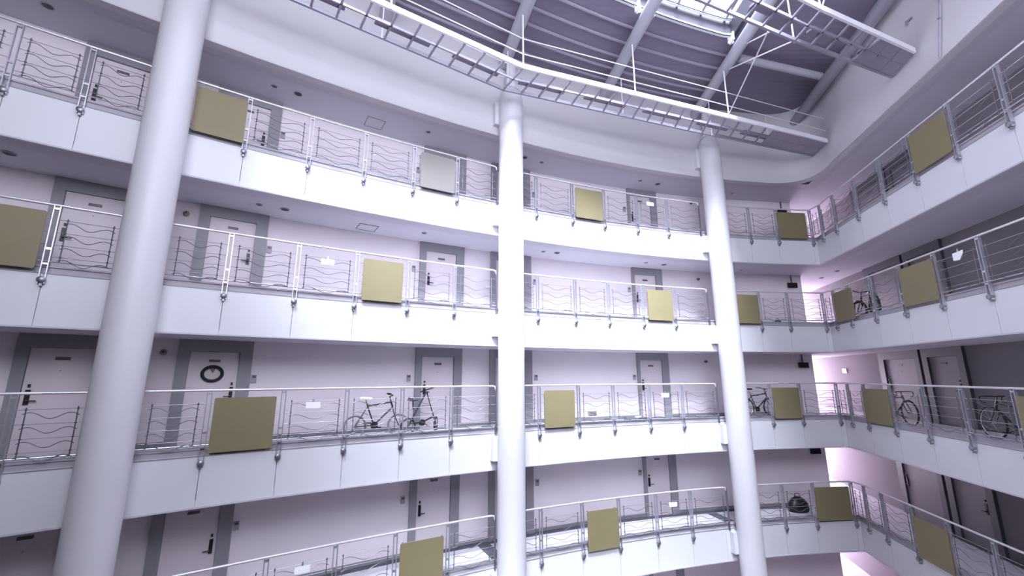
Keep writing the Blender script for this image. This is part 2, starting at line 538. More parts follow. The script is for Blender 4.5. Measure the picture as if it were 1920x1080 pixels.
# tube along the right wall
a = RF(15.2, -.3)[0]; c = RF(0, -.3)[0]
b = MB().tube([(a.x, a.y, 9.03), (c.x, c.y, 9.03)], .17, 20)
tag(b.build('roof_beam', M['truss'], smooth=True), 'dark round roof tube running along the top of the right-hand wall', 'roof beam', 'round roof tubes')
# light purlins under the deck, and the big duct between the last two tubes
for j, o in enumerate((.35, .85, 1.35, 1.87, 2.4)):
    pts = []
    x = -7.5
    while x < 6.5:
        p = off_edge(x, o)
        if p.x < RX0 + RK * p.y - .3: pts.append((p.x, p.y, DECK - .06))
        x += .45
    words = ['nearest the curved wall', 'second out from the curved wall', 'third out from the curved wall', 'fourth out from the curved wall', 'closest to the skylight'][j]
    b = MB()
    for q in range(len(pts) - 1):
        a, c = Vector(pts[q]), Vector(pts[q + 1]); t = (c - a).normalized(); s = Vector((-t.y, t.x, 0)) * .02
        b.prism([a - s, c - s, c + s, a + s], DECK - .07, DECK - .004)
    tag(b.build('purlin', M['purlin']), 'thin grey roof purlin %s' % words, 'purlin', 'roof purlins')
b = MB().tube([(6.75, 10.95, 9.25), (9.75, 11.75, 9.25)], .11, 14)
tag(b.build('roof_pipe', M['beam'], smooth=True), 'grey pipe under the roof at the right between the tube and the wall', 'pipe')
for (x0, y0, x1, y1, w) in ((6.6, 7.2, 9.1, 7.7, 'higher'), (6.6, 5.0, 8.6, 5.4, 'highest')):
    b = MB().tube([(x0, y0, 9.35), (x1, y1, 9.35)], .06, 10)
    tag(b.build('purlin', M['truss'], smooth=True), 'dark roof purlin right of the skylight, the %s one' % w, 'purlin', 'roof purlins')

# ------------------------------------------------------------------ catwalks
def catwalk(name, near, far, z, label, rails, hang, seed=0):
    """near/far: plan polylines of the two edges"""
    near = [Vector((p[0], p[1], z)) for p in near]; far = [Vector((p[0], p[1], z)) for p in far]
    root = thing(name, Matrix.Translation(near[0]), label, 'catwalk')
    inv = Matrix.Translation(-near[0])
    def strip(a, c, w, h, dz=0):
        bb = MB()
        for q in range(len(a) - 1):
            p0, p1 = a[q], a[q + 1]; t = (p1 - p0).normalized(); s = Vector((-t.y, t.x, 0)) * w / 2
            bb.prism([p0 - s, p1 - s, p1 + s, p0 + s], z + dz, z + dz + h)
        return bb
    o = strip(near, None, .05, .13).build('edge_channel', M['catrail'], root, inv)
    o['label'] = 'bright white edge channel'
    strip(far, None, .05, .09).build('edge_channel', M['truss'], root, inv)
    mid = [(p + q) / 2 for p, q in zip(near, far)]
    strip(mid, None, .035, .05, .01).build('middle_bar', M['truss'], root, inv)
    bb = MB()
    for q in range(len(near) - 1):
        L = (far[q + 1] - far[q]).length; n = max(1, round(L / .5))
        for s in range(n + (1 if q == len(near) - 2 else 0)):
            u = s / n; p0 = near[q].lerp(near[q + 1], u); p1 = far[q].lerp(far[q + 1], u)
            t = (p1 - p0).normalized(); w = Vector((-t.y, t.x, 0)) * .022
            bb.prism([p0 - w, p1 - w, p1 + w, p0 + w], z + .01, z + .05)
    bb.build('rungs', M['truss'], root, inv)
    # cable tray lying over part of the ladder
    bb = MB()
    for q in range(len(near) - 1):
        p0 = near[q].lerp(far[q], .62); p1 = near[q + 1].lerp(far[q + 1], .62)
        t = (p1 - p0).normalized(); s = Vector((-t.y, t.x, 0)) * .09
        L = (p1 - p0).length; n = max(1, int(L / 1.5)); 
        for w in range(n):
            a = p0.lerp(p1, (w + .12) / n); c = p0.lerp(p1, (w + .8) / n)
            bb.prism([a - s, c - s, c + s, a + s], z + .07, z + .12)
    bb.build('cable_tray', M['deck'], root, inv)
    for side, line, r, zz in rails:
        src = near if side == 'near' else far
        bb = MB().tube([(p.x, p.y, z + zz) for p in src], r, 6)
        bb.build('guard_rod', M['rod'], root, inv)
    for (x, y, zt, r) in hang:
        MB().tube([(x, y, z), (x, y, zt)], r, 6).build('hanger', M['rod'], root, inv)
    return root

near = [(-6.2, 5.05), (-2.8, 7.2), (.29, 9.12), (5.32, 10.82), (10.25, 12.52)]
far = [(-6.6, 5.72), (-3.3, 7.9), (-.22, 9.92), (5.45, 11.83), (10.4, 13.4)]
cw1_ = catwalk('catwalk', near, far, 7.4,
        'long ladder-like maintenance catwalk hung along the curved wall, bright white edge', [('near', 0, .013, .42), ('near', 0, .013, .86), ('far', 0, .011, .42), ('far', 0, .011, .86)],
        [(-2.48, 7.38, 9.0, .02), (.29, 9.12, 8.96, .02), (3.33, 10.1, 8.96, .02), (6.37, 11.15, 8.96, .02),
         (-2.9, 8.14, 8.6, .015), (-.1, 9.95, 8.62, .015), (3.25, 11.08, 8.62, .015), (6.3, 12.08, 8.62, .015), (8.6, 12.9, 8.6, .015)])
b = MB().prism([(8.1, 11.79), (10.2, 12.5), (10.3, 13.3), (8.15, 12.68)], 7.415, 7.44)
b.build('floor_plate', M['truss'], cw1_, Matrix.Translation((6.2, -5.05, -7.4)))
near = [(.9, 6.02), (3.0, 6.85), (6.38, 8.22), (9.62, 9.42)]
far = [(1.2, 5.28), (3.3, 6.1), (6.4, 7.4), (9.42, 8.58)]
gw = catwalk('catwalk', far, near, 7.36,
             'ladder-like maintenance catwalk crossing under the skylight to the right-hand wall', [],
             [(6.39, 8.25, 8.95, .018), (6.4, 7.42, 8.95, .018), (3.2, 6.18, 8.95, .018), (3.7, 7.14, 8.95, .018)])
# solid end plate of the crossing catwalk
inv = Matrix.Translation(-Vector((far[0][0], far[0][1], 7.36)))
b = MB().prism([(8.3, 8.15), (9.42, 8.58), (9.62, 9.42), (8.15, 8.86)], 7.38, 7.42)
b.build('floor_plate', M['truss'], gw, inv)
# brace rods between the two catwalks and the tube
for (p, q, w) in (((6.37, 11.15, 7.5), (5.65, 8.0, 7.42), 'from the curved catwalk up to the crossing catwalk'),
                  ((6.5, 11.1, 8.98), (6.35, 8.3, 7.42), 'from the crossing catwalk to the right roof tube'),
                  ((6.5, 10.1, 8.98), (5.7, 8.0, 7.42), 'shorter one right of the skylight'),
                  ((6.4, 7.4, 7.4), (6.75, 6.9, 8.95), 'above the crossing catwalk at the top edge')):
    b = MB().tube([p, q], .016, 6)
    tag(b.build('brace_rod', M['rod']), 'thin white brace rod ' + w, 'rod', 'catwalk brace rods')

# ------------------------------------------------------------------ columns
col_word = ['nearest round white column, leaning widest at the left', 'round white column in the middle', 'round white column at the right, the farthest of the three']
CR = .337
for ci, x in enumerate(COLS):
    p, t, i = LF(x, -.28)
    root = thing('column', Matrix.Translation((p.x, p.y, GROUND)), col_word[ci].replace(', leaning widest at the left', ', thickest in view'), 'column', 'round columns')
    inv = Matrix.Translation((-p.x, -p.y, -GROUND))
    b = MB().lathe([(CR, 0), (CR, 8.02 - GROUND - .4), (CR * .97, 8.1 - GROUND - .3), (CR * .85, 8.1 - GROUND - .16), (CR * .6, 8.1 - GROUND - .06), (.16, 8.1 - GROUND - .02), (.14, 9.05 - GROUND)], (0, 0, 0), 48)
    b.build('shaft', M['column'], root, smooth=True)
    bb = MB()
    for k in (1, 2, 3, 4, 5):
        S = soffit(k)
        m = frame_matrix(LF(x, .03)[0], t, i, 0)
        if ci: bb.box((-.13, -.08, S + .5), (.60, .18, .56), m)
        else: bb.box((0, -.04, S + .5), (.5, .1, .56), m)
    bb.box((-.13 if ci else 0, -.08, 7.35), (.60, .18, .7), m)
    bb.build('bracket', M['fascia'], root, inv)
    MB().lathe([(.2, 0), (.24, .02), (.24, .06), (.16, .08)], (0, 0, 8.06 - GROUND), 24).build('cap_plate', M['column'], root, smooth=True)

# ------------------------------------------------------------------ railings
HR = 1.985          # handrail height above the soffit datum
BR = 1.04
POST_IN = .015
meshes = {}
def post_meshes():
    b = MB()
    for s in (-1, 1):
        b.box((s * .036, .0, (HR + .66) / 2 + .0), (.012, .055, HR - .66 - .03))
    b.box((0, 0, HR - .06), (.08, .05, .03)); b.box((0, 0, 1.25), (.07, .03, .04)); b.box((0, 0, 1.0), (.07, .03, .03))
    o = b.build('post', M['steel']); pm = o.data; bpy.data.objects.remove(o)
    b = MB()
    m = Matrix.Rotation(R(90), 4, 'X')
    b.lathe([(.0, -.05), (.045, -.05), (.052, -.03), (.052, .03), (.03, .045), (0, .045)], (0, 0, 0), 16, Matrix.Translation((0, -.02, .735)) @ m)
    b.box((0, 0, .66), (.035, .05, .05))
    b.lathe([(0, -.065), (.018, -.065), (.018, .0)], (0, 0, 0), 10, Matrix.Translation((0, -.02, .735)) @ m)
    o = b.build('bracket', M['bracket'], smooth=True); bm_ = o.data; bpy.data.objects.remove(o)
    return pm, bm_
PM, BM = post_meshes()
def infill(L, key):
    """rods of one bay, local x from 0 to L, z from the soffit datum"""
    if key in meshes: return meshes[key]
    b = MB()
    hz = [1.745, 1.53, 1.32, 1.12]
    a, c = .15, L - .15
    for z in hz:
        b.tube([(.03, 0, z), (L - .03, 0, z)], .0055, 5)
    o = b.build('x', M['steel']); m1 = o.data; bpy.data.objects.remove(o)
    b = MB()
    b.tube([(0, -.012, BR), (0, -.012, hz[0] + .03)], .0085, 6)
    for z in hz: b.lathe([(0, -.014), (.016, -.008), (.016, .008), (0, .014)], (0, -.012, z), 8)
    o = b.build('x', M['dark_steel']); m2 = o.data; bpy.data.objects.remove(o)
    b = MB()
    for z in hz:
        pts = []
        n = 28
        for q in range(n + 1):
            u = q / n
            w = .045 * math.sin(2 * math.pi * (1.42 * u + .06)) if L > .7 else .03 * math.sin(2 * math.pi * u)
            pts.append((a - .03 + (c - a + .06) * u, -.02, z - .085 + w - .02 * u))
        b.tube(pts, .006, 5)
    o = b.build('x', M['dark_steel'], smooth=True); m3 = o.data; bpy.data.objects.remove(o)
    meshes[key] = (m1, m2, m3)
    return meshes[key]
def link(name, data, parent, m):
    o = bpy.data.objects.new(name, data); COL.objects.link(o)
    o.parent = parent; o.matrix_local = m
    return o

def railing(S, stations, label, key, level, end_posts=(False, False)):
    """stations: list of (point, tangent, inward normal, is_post)"""
    base = Matrix.Translation((stations[0][0].x, stations[0][0].y, S))
    root = thing('railing', base, label, 'railing', 'gallery railings')
    inv = base.inverted()
    pts = [Vector((s[0].x, s[0].y, S + HR)) for s in stations]
    # handrail: straight pieces between posts, turned down at free ends
    path = list(pts)
    if end_posts[0]: path = [pts[0] - Vector((0, 0, .10)), pts[0] + (pts[1] - pts[0]).normalized() * .03 - Vector((0, 0, .02))] + [pts[0] + (pts[1] - pts[0]).normalized() * .10] + pts[1:]
    if end_posts[1]: path = path[:-1] + [pts[-1] - (pts[-1] - pts[-2]).normalized() * .10, pts[-1] - (pts[-1] - pts[-2]).normalized() * .03 - Vector((0, 0, .02)), pts[-1] - Vector((0, 0, .10))]
    MB().tube(path, .024, 10).build('handrail', M['rail'], root, inv, smooth=True)
    MB().tube([Vector((p.x, p.y, S + BR)) for p in pts], .013, 8).build('bottom_rail', M['steel'], root, inv, smooth=True)
    for j, s in enumerate(stations):
        m = frame_matrix(s[0], s[1], s[2], S)
        if s[3]:
            po_ = link('post', PM, root, inv @ m)
            link('bracket', BM, po_, Matrix.Identity(4))
        else:
            MB().box((0, 0, (HR + .8) / 2), (.03, .05, HR - .8 - .02)).build('end_post', M['dark_steel'], root, inv @ m)
        if j < len(stations) - 1:
            q = stations[j + 1][0]; d = q - s[0]; L = d.length
            if L < .25: continue
            t = d.normalized(); i_ = Vector((-t.y, t.x, 0))
            mm = frame_matrix(s[0], t, i_, S)
            m1, m2, m3 = infill(L, (key, j))
            a = link('infill_wires', m1, root, inv @ mm)
            for xx in (.15, L - .15): link('upright_rod', m2, a, Matrix.Translation((xx, 0, 0)))
            link('wavy_rods', m3, a, Matrix.Identity(4))
    return root
def stl(x, post=True): return (*LF(x, POST_IN - .02), post)
def strr(y, post=True): return (*RF(y, POST_IN - .02), post)
cs = COLS
gap = .30
def xoff(x, d):   # move along the curve by d
    return x + d / math.hypot(1, edge_slope(x))
for k in (2, 3, 4, 5):
    S = soffit(k)
    lv = LEVEL[k]
    if k >= 2:
        railing(S, [stl(x) for x in POSTS_L] + [stl(xoff(cs[0], -gap), False)], 'steel wavy-rod railing left of the nearest column on the %s' % lv, 'L', k, (False, True))
    railing(S, [stl(xoff(cs[0], gap), False)] + [stl(x) for x in POSTS_B] + [stl(xoff(cs[1], -gap), False)], 'steel wavy-rod railing between the nearest and middle columns on the %s' % lv, 'B', k, (False, True))
    railing(S, [stl(xoff(cs[1], gap), False)] + [stl(x) for x in POSTS_C[:-1]] + [stl(xoff(cs[2], -.43), False)], 'steel wavy-rod railing between the middle and right columns on the %s' % lv, 'C', k, (False, True))
    railing(S, [stl(xoff(cs[2], .40), False)] + [stl(x) for x in POSTS_D] + [strr(y) for y in POSTS_R[:-1]], 'steel wavy-rod railing turning the corner onto the right-hand %s' % lv, 'D', k, (True, False))

# ------------------------------------------------------------------ boards hung on the railings
def board(k, az0, az1, right, word, material='tan', z0=.90, z1=1.85, tone='tan'):
    fo = -.055
    if right:
        a, c = RF(y_at_az(az0, fo), fo)[0], RF(y_at_az(az1, fo), fo)[0]
    else:
        a, c = LF(x_at_az(az0, fo), fo)[0], LF(x_at_az(az1, fo), fo)[0]
    t = (c - a).normalized(); i = Vector((-t.y, t.x, 0)); L = (c - a).length; h = z1 - z0
    root = thing('board', frame_matrix(a, t, i, soffit(k) + z0), '%s square board on the %s railing, %s' % (tone, LEVEL[k], word), 'board', 'boards on the railings')
    b = MB()
    # sheet with slightly rounded corners
    r = .03; loop = []
    for cx, cz, a0 in ((L - r, r, -90), (L - r, h - r, 0), (r, h - r, 90), (r, r, 180)):
        for q in range(5):
            an = R(a0 + q * 22.5); loop.append((cx + r * math.cos(an), cz + r * math.sin(an)))
    n = len(loop)
    vs = [(p[0], -.008, p[1]) for p in loop] + [(p[0], .008, p[1]) for p in loop]
    b.add(vs, [tuple(range(n)), tuple(range(n, 2 * n))] + [(q, (q + 1) % n, (q + 1) % n + n, q + n) for q in range(n)])
    b.build('sheet', M[material], root)
    b = MB()
    for xx in (.12, L - .12):
        b.box((xx, .02, h - .09), (.02, .03, .12))
    b.build('strap', M[material], root)
board(5, -40.0, -34.9, False, 'just right of the nearest column')
board(5, -13.1, -8.3, False, 'left of the middle column', 'overexposed', tone='pale cream')
board(5, 9.1, 12.8, False, 'between the middle and right columns')
board(5, 33.5, 36.2, False, 'by the far corner')
board(5, 45.85, 48.7, True, 'on the right-hand side')
board(4, -53.3, -49.3, False, 'at the left picture edge')
board(4, -19.9, -14.8, False, 'between the nearest and middle columns')
board(4, 18.0, 21.0, False, 'left of the right column')
board(4, 28.0, 30.5, False, 'just right of the right column')
board(4, 37.6, 39.2, True, 'narrow one at the far corner')
board(4, 43.2, 45.7, True, 'on the right-hand side')
board(3, -34.2, -28.3, False, 'between the nearest and middle columns')
board(3, 4.2, 8.1, False, 'right of the middle column')
board(3, 30.8, 33.3, False, 'near the far corner')
board(3, 38.7, 40.7, True, 'on the right-hand side by the corner')
board(3, 49.0, 52.3, True, 'at the right edge of the picture')
board(2, -13.5, -8.4, False, 'left of the middle column', z0=.80, z1=1.76)
board(2, 9.2, 12.9, False, 'right of the middle column', z0=.80, z1=1.76)
board(2, 33.5, 36.4, False, 'at the far corner')
board(2, 40.9, 43.1, True, 'on the right-hand side', z0=.84, z1=1.78)

# white cards clipped to the railings
def card(k, az, right, word, w=.27, h=.12, z=1.66, torn=False):
    fo = -.04
    m = at(az, fo, soffit(k) + z, right)
    root = thing('card', m, '%swhite card on the %s railing, %s' % ('torn ' if torn else 'small ', LEVEL[k], word), 'card', 'white cards on the railings')
    b = MB()
    if torn:
        lp = [(-w / 2, -h / 2), (w * .1, -h * .62), (w / 2, h * .1), (w * .55, h / 2), (-w / 2, h * .42)]
        n = len(lp)
        b.add([(p[0], -.003, p[1]) for p in lp] + [(p[0], .003, p[1]) for p in lp], [tuple(range(n)), tuple(range(n, 2 * n))] + [(q, (q + 1) % n, (q + 1) % n + n, q + n) for q in range(n)])
    else: b.box((0, 0, 0), (w, .006, h))
    b.build('sheet', M['white'], root)
    MB().box((0, .012, h / 2 + .02), (.03, .012, .09)).build('clip', M['steel'], root)
card(4, -24.2, False, 'between the nearest and middle columns')
card(3, -24.4, False, 'between the nearest and middle columns')
card(2, -24.0, False, 'between the nearest and middle columns')
card(5, 19.15, False, 'left of the right column', z=1.72)
card(3, 19.3, False, 'left of the right column')
card(2, 19.3, False, 'left of the right column')
card(4, 47.5, True, 'on the right-hand side', w=.27, h=.17, z=1.72, torn=True)

# ------------------------------------------------------------------ doors
dn = 0
def door(k, azL, azR, jl, jr, handle, word, right=False, plate=True):
    """leaf between azL and azR on the wall; jambs jl, jr wide"""
    global dn
    dn += 1
    if right:
        wd = 2.0 / math.hypot(1, RK)
        a = RF(y_at_az(azL, wd), wd)[0]; c = RF(y_at_az(azR, wd), wd)[0]
    else:
        a = LF(x_at_az(azL, DEPTH), DEPTH)[0]; c = LF(x_at_az(azR, DEPTH), DEPTH)[0]
    t = (c - a).normalized(); i = Vector((-t.y, t.x, 0)); L = (c - a).length
    z = soffit(k) + SLAB
    root = bpy.data.objects.new('door_%d' % dn, None); COL.objects.link(root)
    root.matrix_local = frame_matrix(a - i * .0, t, i, z)
    tag(root, 'pale door with grey surround on the %s, %s' % (LEVEL[k], word), 'door', None, 'structure')
    H = 3.0 - SLAB
    b = MB()
    b.box((-jl / 2, -.03, H / 2), (jl, .10, H)); b.box((L + jr / 2, -.03, H / 2), (jr, .10, H))
    b.box((L / 2, -.03, H - .125), (L, .10, .25))
    b.build('door_surround', M['frame_shaded' if right else 'frame'], root)
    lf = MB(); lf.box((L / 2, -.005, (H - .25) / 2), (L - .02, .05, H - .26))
    lf.build('door_leaf', M['door_shaded' if right else 'door'], root)
    hx = .09 if handle == 'l' else L - .09
    sg = 1 if handle == 'l' else -1
    b = MB(); b.box((hx, -.045, 1.02), (.065, .03, .26)); b.box((hx, -.05, 1.22), (.035, .03, .05))
    b.tube([(hx, -.06, .96), (hx, -.10, .96), (hx + sg * .13, -.10, .955)], .011, 8)
    b.build('door_handle', M['black'], root)
    if plate:
        b = MB(); b.box((L / 2, -.035, 1.70), (.20, .012, .055))
        b.build('number_plate', M['plate'], root)
        MB().lathe([(0, -.01), (.012, -.008), (.012, .008), (0, .01)], (0, 0, 0), 10, Matrix.Translation((L / 2, -.035, 1.48)) @ Matrix.Rotation(R(90), 4, 'X')).build('peephole', M['grey_box'], root)
    return root
for k in (2, 3, 4, 5):
    door(k, -48.4, -44.1, .17, .22, 'l', 'left of the nearest column')
    d = door(k, -36.95, -32.4, .20, .24, 'r', 'right of the nearest column')
    door(k, -11.9, -7.8, .18, .24, 'l', 'left of the middle column')
    door(k, -2.3, 1.6, .18, .24, 'r', 'half hidden behind the middle column')
    door(k, 16.4, 19.05, .10, .26, 'l', 'left of the right column')
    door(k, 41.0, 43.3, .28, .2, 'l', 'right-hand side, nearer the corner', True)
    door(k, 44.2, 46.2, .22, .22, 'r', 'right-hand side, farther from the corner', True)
# bottom gallery
door(1, 16.4, 19.05, .10, .26, 'l', 'left of the right column')

# wreath on one door
m = at(-34.75, DEPTH - .04, soffit(3) + SLAB + 1.43)
root = thing('wreath', m, 'black ring wreath hanging on the pale door right of the nearest column', 'wreath')
b = MB()
for q in range(1):
    pts = [(.175 * math.cos(2 * math.pi * j / 32), -.03, .15 * math.sin(2 * math.pi * j / 32)) for j in range(32)]
    b.tube(pts, .032, 8, closed=True)
b.build('ring', M['black'], root, smooth=True)
MB().add([(-.05, -.03, .11), (.05, -.03, .11), (0, -.03, .02), (-.05, -.015, .11), (.05, -.015, .11), (0, -.015, .02)], [(0, 1, 2), (3, 4, 5), (0, 1, 4, 3), (1, 2, 5, 4), (2, 0, 3, 5)]).build('ornament', M['plate'], root)

# intercoms beside doors
ints = [(-30.8, 'right of the door by the nearest column'), (-13.45, 'left of the door by the middle column'), (3.15, 'right of the middle column'), (15.75, 'left of the door by the right column')]
for k in (2, 3, 4, 5):
    for az, w in ints:
        m = at(az, DEPTH - .02, soffit(k) + SLAB + 1.32)
        root = thing('intercom', m, 'small grey wall intercom, %s, %s' % (LEVEL[k], w), 'intercom', 'wall intercoms')
        MB().box((0, 0, 0), (.10, .04, .17)).build('case', M['grey_box'], root)
        MB().box((0, -.025, .045), (.07, .01, .05)).build('speaker_grille', M['plate'], root)
# small wall fixtures near the soffit
for k in (3, 4, 5):
    for az, w, mt, r in ((-39.15, 'just right of the nearest column', 'yellow', .06), (24.2, 'left of the right column', 'plate', .05)):
        m = at(az, DEPTH - .01, soffit(k + 1) - .28)
        root = thing('wall_sounder', m, '%s round fixture on the wall, %s, %s' % ('yellowish' if mt == 'yellow' else 'small dark', LEVEL[k], w), 'alarm', 'round wall fixtures')
        MB().lathe([(r, 0), (r, .03), (r * .7, .07), (r * .3, .09), (0, .09)], (0, 0, 0), 20, Matrix.Rotation(R(90), 4, 'X')).build('body', M[mt], root, smooth=True)
        MB().lathe([(.02, 0), (.02, .02), (0, .02)], (0, 0, 0), 10, Matrix.Translation((0, -.09, 0)) @ Matrix.Rotation(R(90), 4, 'X')).build('lens', M['black'], root)
# dark sign boxes near the end of the curved wall
for k in (2, 3, 4, 5):
    m = frame_matrix(Vector((10.82, 15.86, 0)), (WALL_L[-1] - WALL_L[-2]).normalized(), Vector((0, 1, 0)), soffit(k + 1) - (.40 if k > 2 else .38))
    root = thing('sign_box', m, 'dark sign box at the end of the curved wall on the %s' % LEVEL[k], 'sign', 'dark sign boxes')
    MB().box((-.12, -.03, 0), (.36, .06, .19)).build('case', M['black'], root)
    MB().box((-.12, .0, .2), (.03, .03, .42)).build('hanger', M['plate'], root)

# ------------------------------------------------------------------ ceiling fittings
def downlight(x, y, k, r, dark, word):
    m = Matrix.Translation((x, y, soffit(k)))
    root = thing('downlight', m, '%s recessed downlight under the %s, %s' % ('dark' if dark else 'grey', {6: 'upper wall', 5: 'top gallery', 4: 'second gallery down'}[k], word), 'downlight', 'recessed downlights')
    MB().lathe([(r, 0), (r, -.012), (r * .82, -.016), (r * .8, -.004)], (0, 0, 0), 20).build('trim_ring', M['grey_box'], root, smooth=True)
    MB().lathe([(0, -.006), (r * .8, -.006), (r * .8, -.001)], (0, 0, 0), 20).build('lamp_opening', M['black' if dark else 'plate'], root)
for k in (5, 6):
    downlight(-5.65, 8.9, k, .07, False, 'right of the nearest column')
    downlight(-5.22, 9.18, k, .10, True, 'right of the nearest column')
    downlight(-2.36, 10.85, k, .07, False, 'left of the middle column')
    downlight(.97, 12.6, k, .07, False, 'right of the middle column')
    downlight(.4 if k == 6 else 1.41, 12.28 if k == 6 else 12.74, k, .10, True, 'right of the middle column')
    downlight(4.55, 13.93, k, .07, False, 'left of the right column')
    downlight(5.26, 14.2, k, .10, True, 'left of the right column')
    downlight(-8.64, 6.66, k, .10, True, 'at the left edge')
    downlight(8.35, 15.0, k, .06, False, 'right of the right column')
    root = thing('ceiling_hatch', frame_matrix(Vector((-3.74, 10.42, 0)), LF(-3.74)[1], LF(-3.74)[2], soffit(k)), 'square access hatch in the soffit under the %s' % ('upper wall' if k == 6 else 'top gallery'), 'hatch', 'soffit hatches')
    b = MB(); w = .23
    for s in (-1, 1): b.box((s * w, 0, -.006), (.02, 2 * w + .02, .014)); b.box((0, s * w, -.006), (2 * w, .02, .014))
    b.build('hatch_frame', M['frame'], root)
    MB().box((0, 0, -.003), (2 * w - .03, 2 * w - .03, .006)).build('panel', M['soffit'], root)
downlight(12.2, 16.29, 5, .09, True, 'in the passage, farther one')
downlight(11.97, 15.15, 5, .08, True, 'in the passage, nearer one')

# ------------------------------------------------------------------ bicycles
def wheel(root, c, r, tyre, steer=0, name='wheel', tw=.022, spokes=12, disc=False):
    m = Matrix.Translation(c) @ Matrix.Rotation(steer, 4, 'Z')
    b = MB(); b.tube([m @ Vector((r * math.cos(2 * math.pi * j / 36), 0, r * math.sin(2 * math.pi * j / 36))) for j in range(36)], tw, 8, closed=True)
    w = b.build(name, M[tyre], root, smooth=True)
    b = MB(); rr = r - tw
    b.tube([m @ Vector((rr * math.cos(2 * math.pi * j / 36), 0, rr * math.sin(2 * math.pi * j / 36))) for j in range(36)], .01, 6, closed=True)
    b.tube([m @ Vector((0, -.045, 0)), m @ Vector((0, .045, 0))], .018, 8)
    for j in range(spokes):
        a = 2 * math.pi * j / spokes
        b.tube([m @ Vector((0, .02 * (-1) ** j, 0)), m @ Vector((rr * math.cos(a), 0, rr * math.sin(a)))], .0018, 4, caps=False)
    b.build('rim', M['chrome'], w)
    return w
def bicycle(m, label, r=.34, wb=1.02, frame='black', tyre='tyre', bars='flat', saddle='black', steer=0, tw=.022, seat_h=.92, fenders=False, bag=None):
    root = thing('bicycle', m, label, 'bicycle', 'parked bicycles')
    rear = Vector((-wb / 2, 0, r + tw)); front = Vector((wb / 2, 0, r + tw))
    bbk = Vector((-wb / 2 + .42, 0, .27)); st = Vector((-wb / 2 + .24, 0, .74)); ht = Vector((wb / 2 - .20, 0, .79)); hb = Vector((wb / 2 - .15, 0, .66))
    b = MB(); R_ = .016
    b.tube([bbk, st], R_, 8); b.tube([st - Vector((-.01, 0, .04)), ht - Vector((0, 0, .02))], R_, 8)
    b.tube([bbk, hb], .019, 8); b.tube([ht + Vector((-.005, 0, .02)), hb], .021, 8)
    for s in (-1, 1):
        b.tube([st + Vector((.01, 0, -.06)), rear + Vector((0, s * .055, 0))], .009, 6)
        b.tube([bbk + Vector((0, s * .02, 0)), rear + Vector((0, s * .055, 0))], .010, 6)
    b.build('frame', M[frame], root, smooth=True)
    fm = Matrix.Translation(hb) @ Matrix.Rotation(steer, 4, 'Z') @ Matrix.Translation(-hb)
    b = MB()
    for s in (-1, 1):
        b.tube([fm @ (hb + Vector((.005, s * .04, -.03))), fm @ (hb + Vector((.03, s * .05, -.12))), fm @ (front + Vector((0, s * .055, 0)))], .011, 6)
    b.tube([fm @ (hb + Vector((.005, -.045, -.03))), fm @ (hb + Vector((.005, .045, -.03)))], .013, 6)
    b.build('fork', M[frame], root, smooth=True)
    wheel(root, rear, r, tyre, tw=tw); wheel(root, fm @ front, r, tyre, steer, tw=tw)
    b = MB(); top = ht + Vector((-.03, 0, .12))
    b.tube([ht, top], .013, 8)
    stem = fm @ (top + Vector((.07, 0, .01)))
    b.tube([top, stem], .013, 8)
    if bars == 'drop':
        for s in (-1, 1):
            pts = [stem, stem + Vector((0, s * .19, 0)), stem + Vector((.08, s * .2, -.01)), stem + Vector((.10, s * .2, -.08)), stem + Vector((.04, s * .2, -.13)), stem + Vector((-.03, s * .2, -.13))]
            b.tube(pts, .012, 7)
    else:
        for s in (-1, 1):
            b.tube([stem, fm @ (top + Vector((.07, s * .1, .02))), fm @ (top + Vector((.02, s * .28, .05))), fm @ (top + Vector((-.06, s * .30, .05)))], .012, 7)
    b.build('handlebar', M['black'], root, smooth=True)
    b = MB(); sp = Vector((st.x - (seat_h - st.z) * .33, 0, seat_h))
    b.tube([st, sp], .013, 8)
    b.build('seat_post', M['chrome'], root, smooth=True)
    b = MB()
    prof = [(-.13, .075, .0), (-.08, .075, .01), (-.02, .05, .005), (.06, .02, 0), (.14, .015, -.005)]
    vs = []; fs = []
    for (x, w, dz) in prof:
        vs += [sp + Vector((x, -w, .01 + dz)), sp + Vector((x, 0, .035 + dz)), sp + Vector((x, w, .01 + dz)), sp + Vector((x, w * .8, -.02 + dz)), sp + Vector((x, -w * .8, -.02 + dz))]
    for q in range(len(prof) - 1):
        for j in range(5):
            fs.append((q * 5 + j, q * 5 + (j + 1) % 5, (q + 1) * 5 + (j + 1) % 5, (q + 1) * 5 + j))
    fs += [(0, 1, 2, 3, 4), tuple(20 + j for j in range(5))]
    b.add(vs, fs); b.build('saddle', M[saddle], root, smooth=True)
    b = MB(); mr = Matrix.Translation(bbk + Vector((0, -.04, 0))) @ Matrix.Rotation(R(90), 4, 'X')
    b.lathe([(.03, -.003), (.085, -.003), (.085, .003), (.03, .003)], (0, 0, 0), 24, mr)
    for s in (-1, 1):
        e = bbk + Vector((s * .15, s * .08, -s * .07))
        b.tube([bbk + Vector((0, s * .05, 0)), e], .009, 6); b.box(e + Vector((0, s * .05, 0)), (.09, .08, .02))
    b.tube([bbk + Vector((0, -.04, .085)), rear + Vector((0, -.04, .035))], .004, 4)
    b.tube([bbk + Vector((0, -.04, -.085)), rear + Vector((0, -.04, -.035))], .004, 4)
    b.build('crankset', M['black'], root)
    if fenders:
        for c_ in (rear, fm @ front):
            b = MB(); b.tube([c_ + Vector(((r + .045) * math.cos(R(a)), 0, (r + .045) * math.sin(R(a)))) for a in range(10, 175, 15)], .02, 6)
            b.build('fender', M['black'], root, smooth=True)
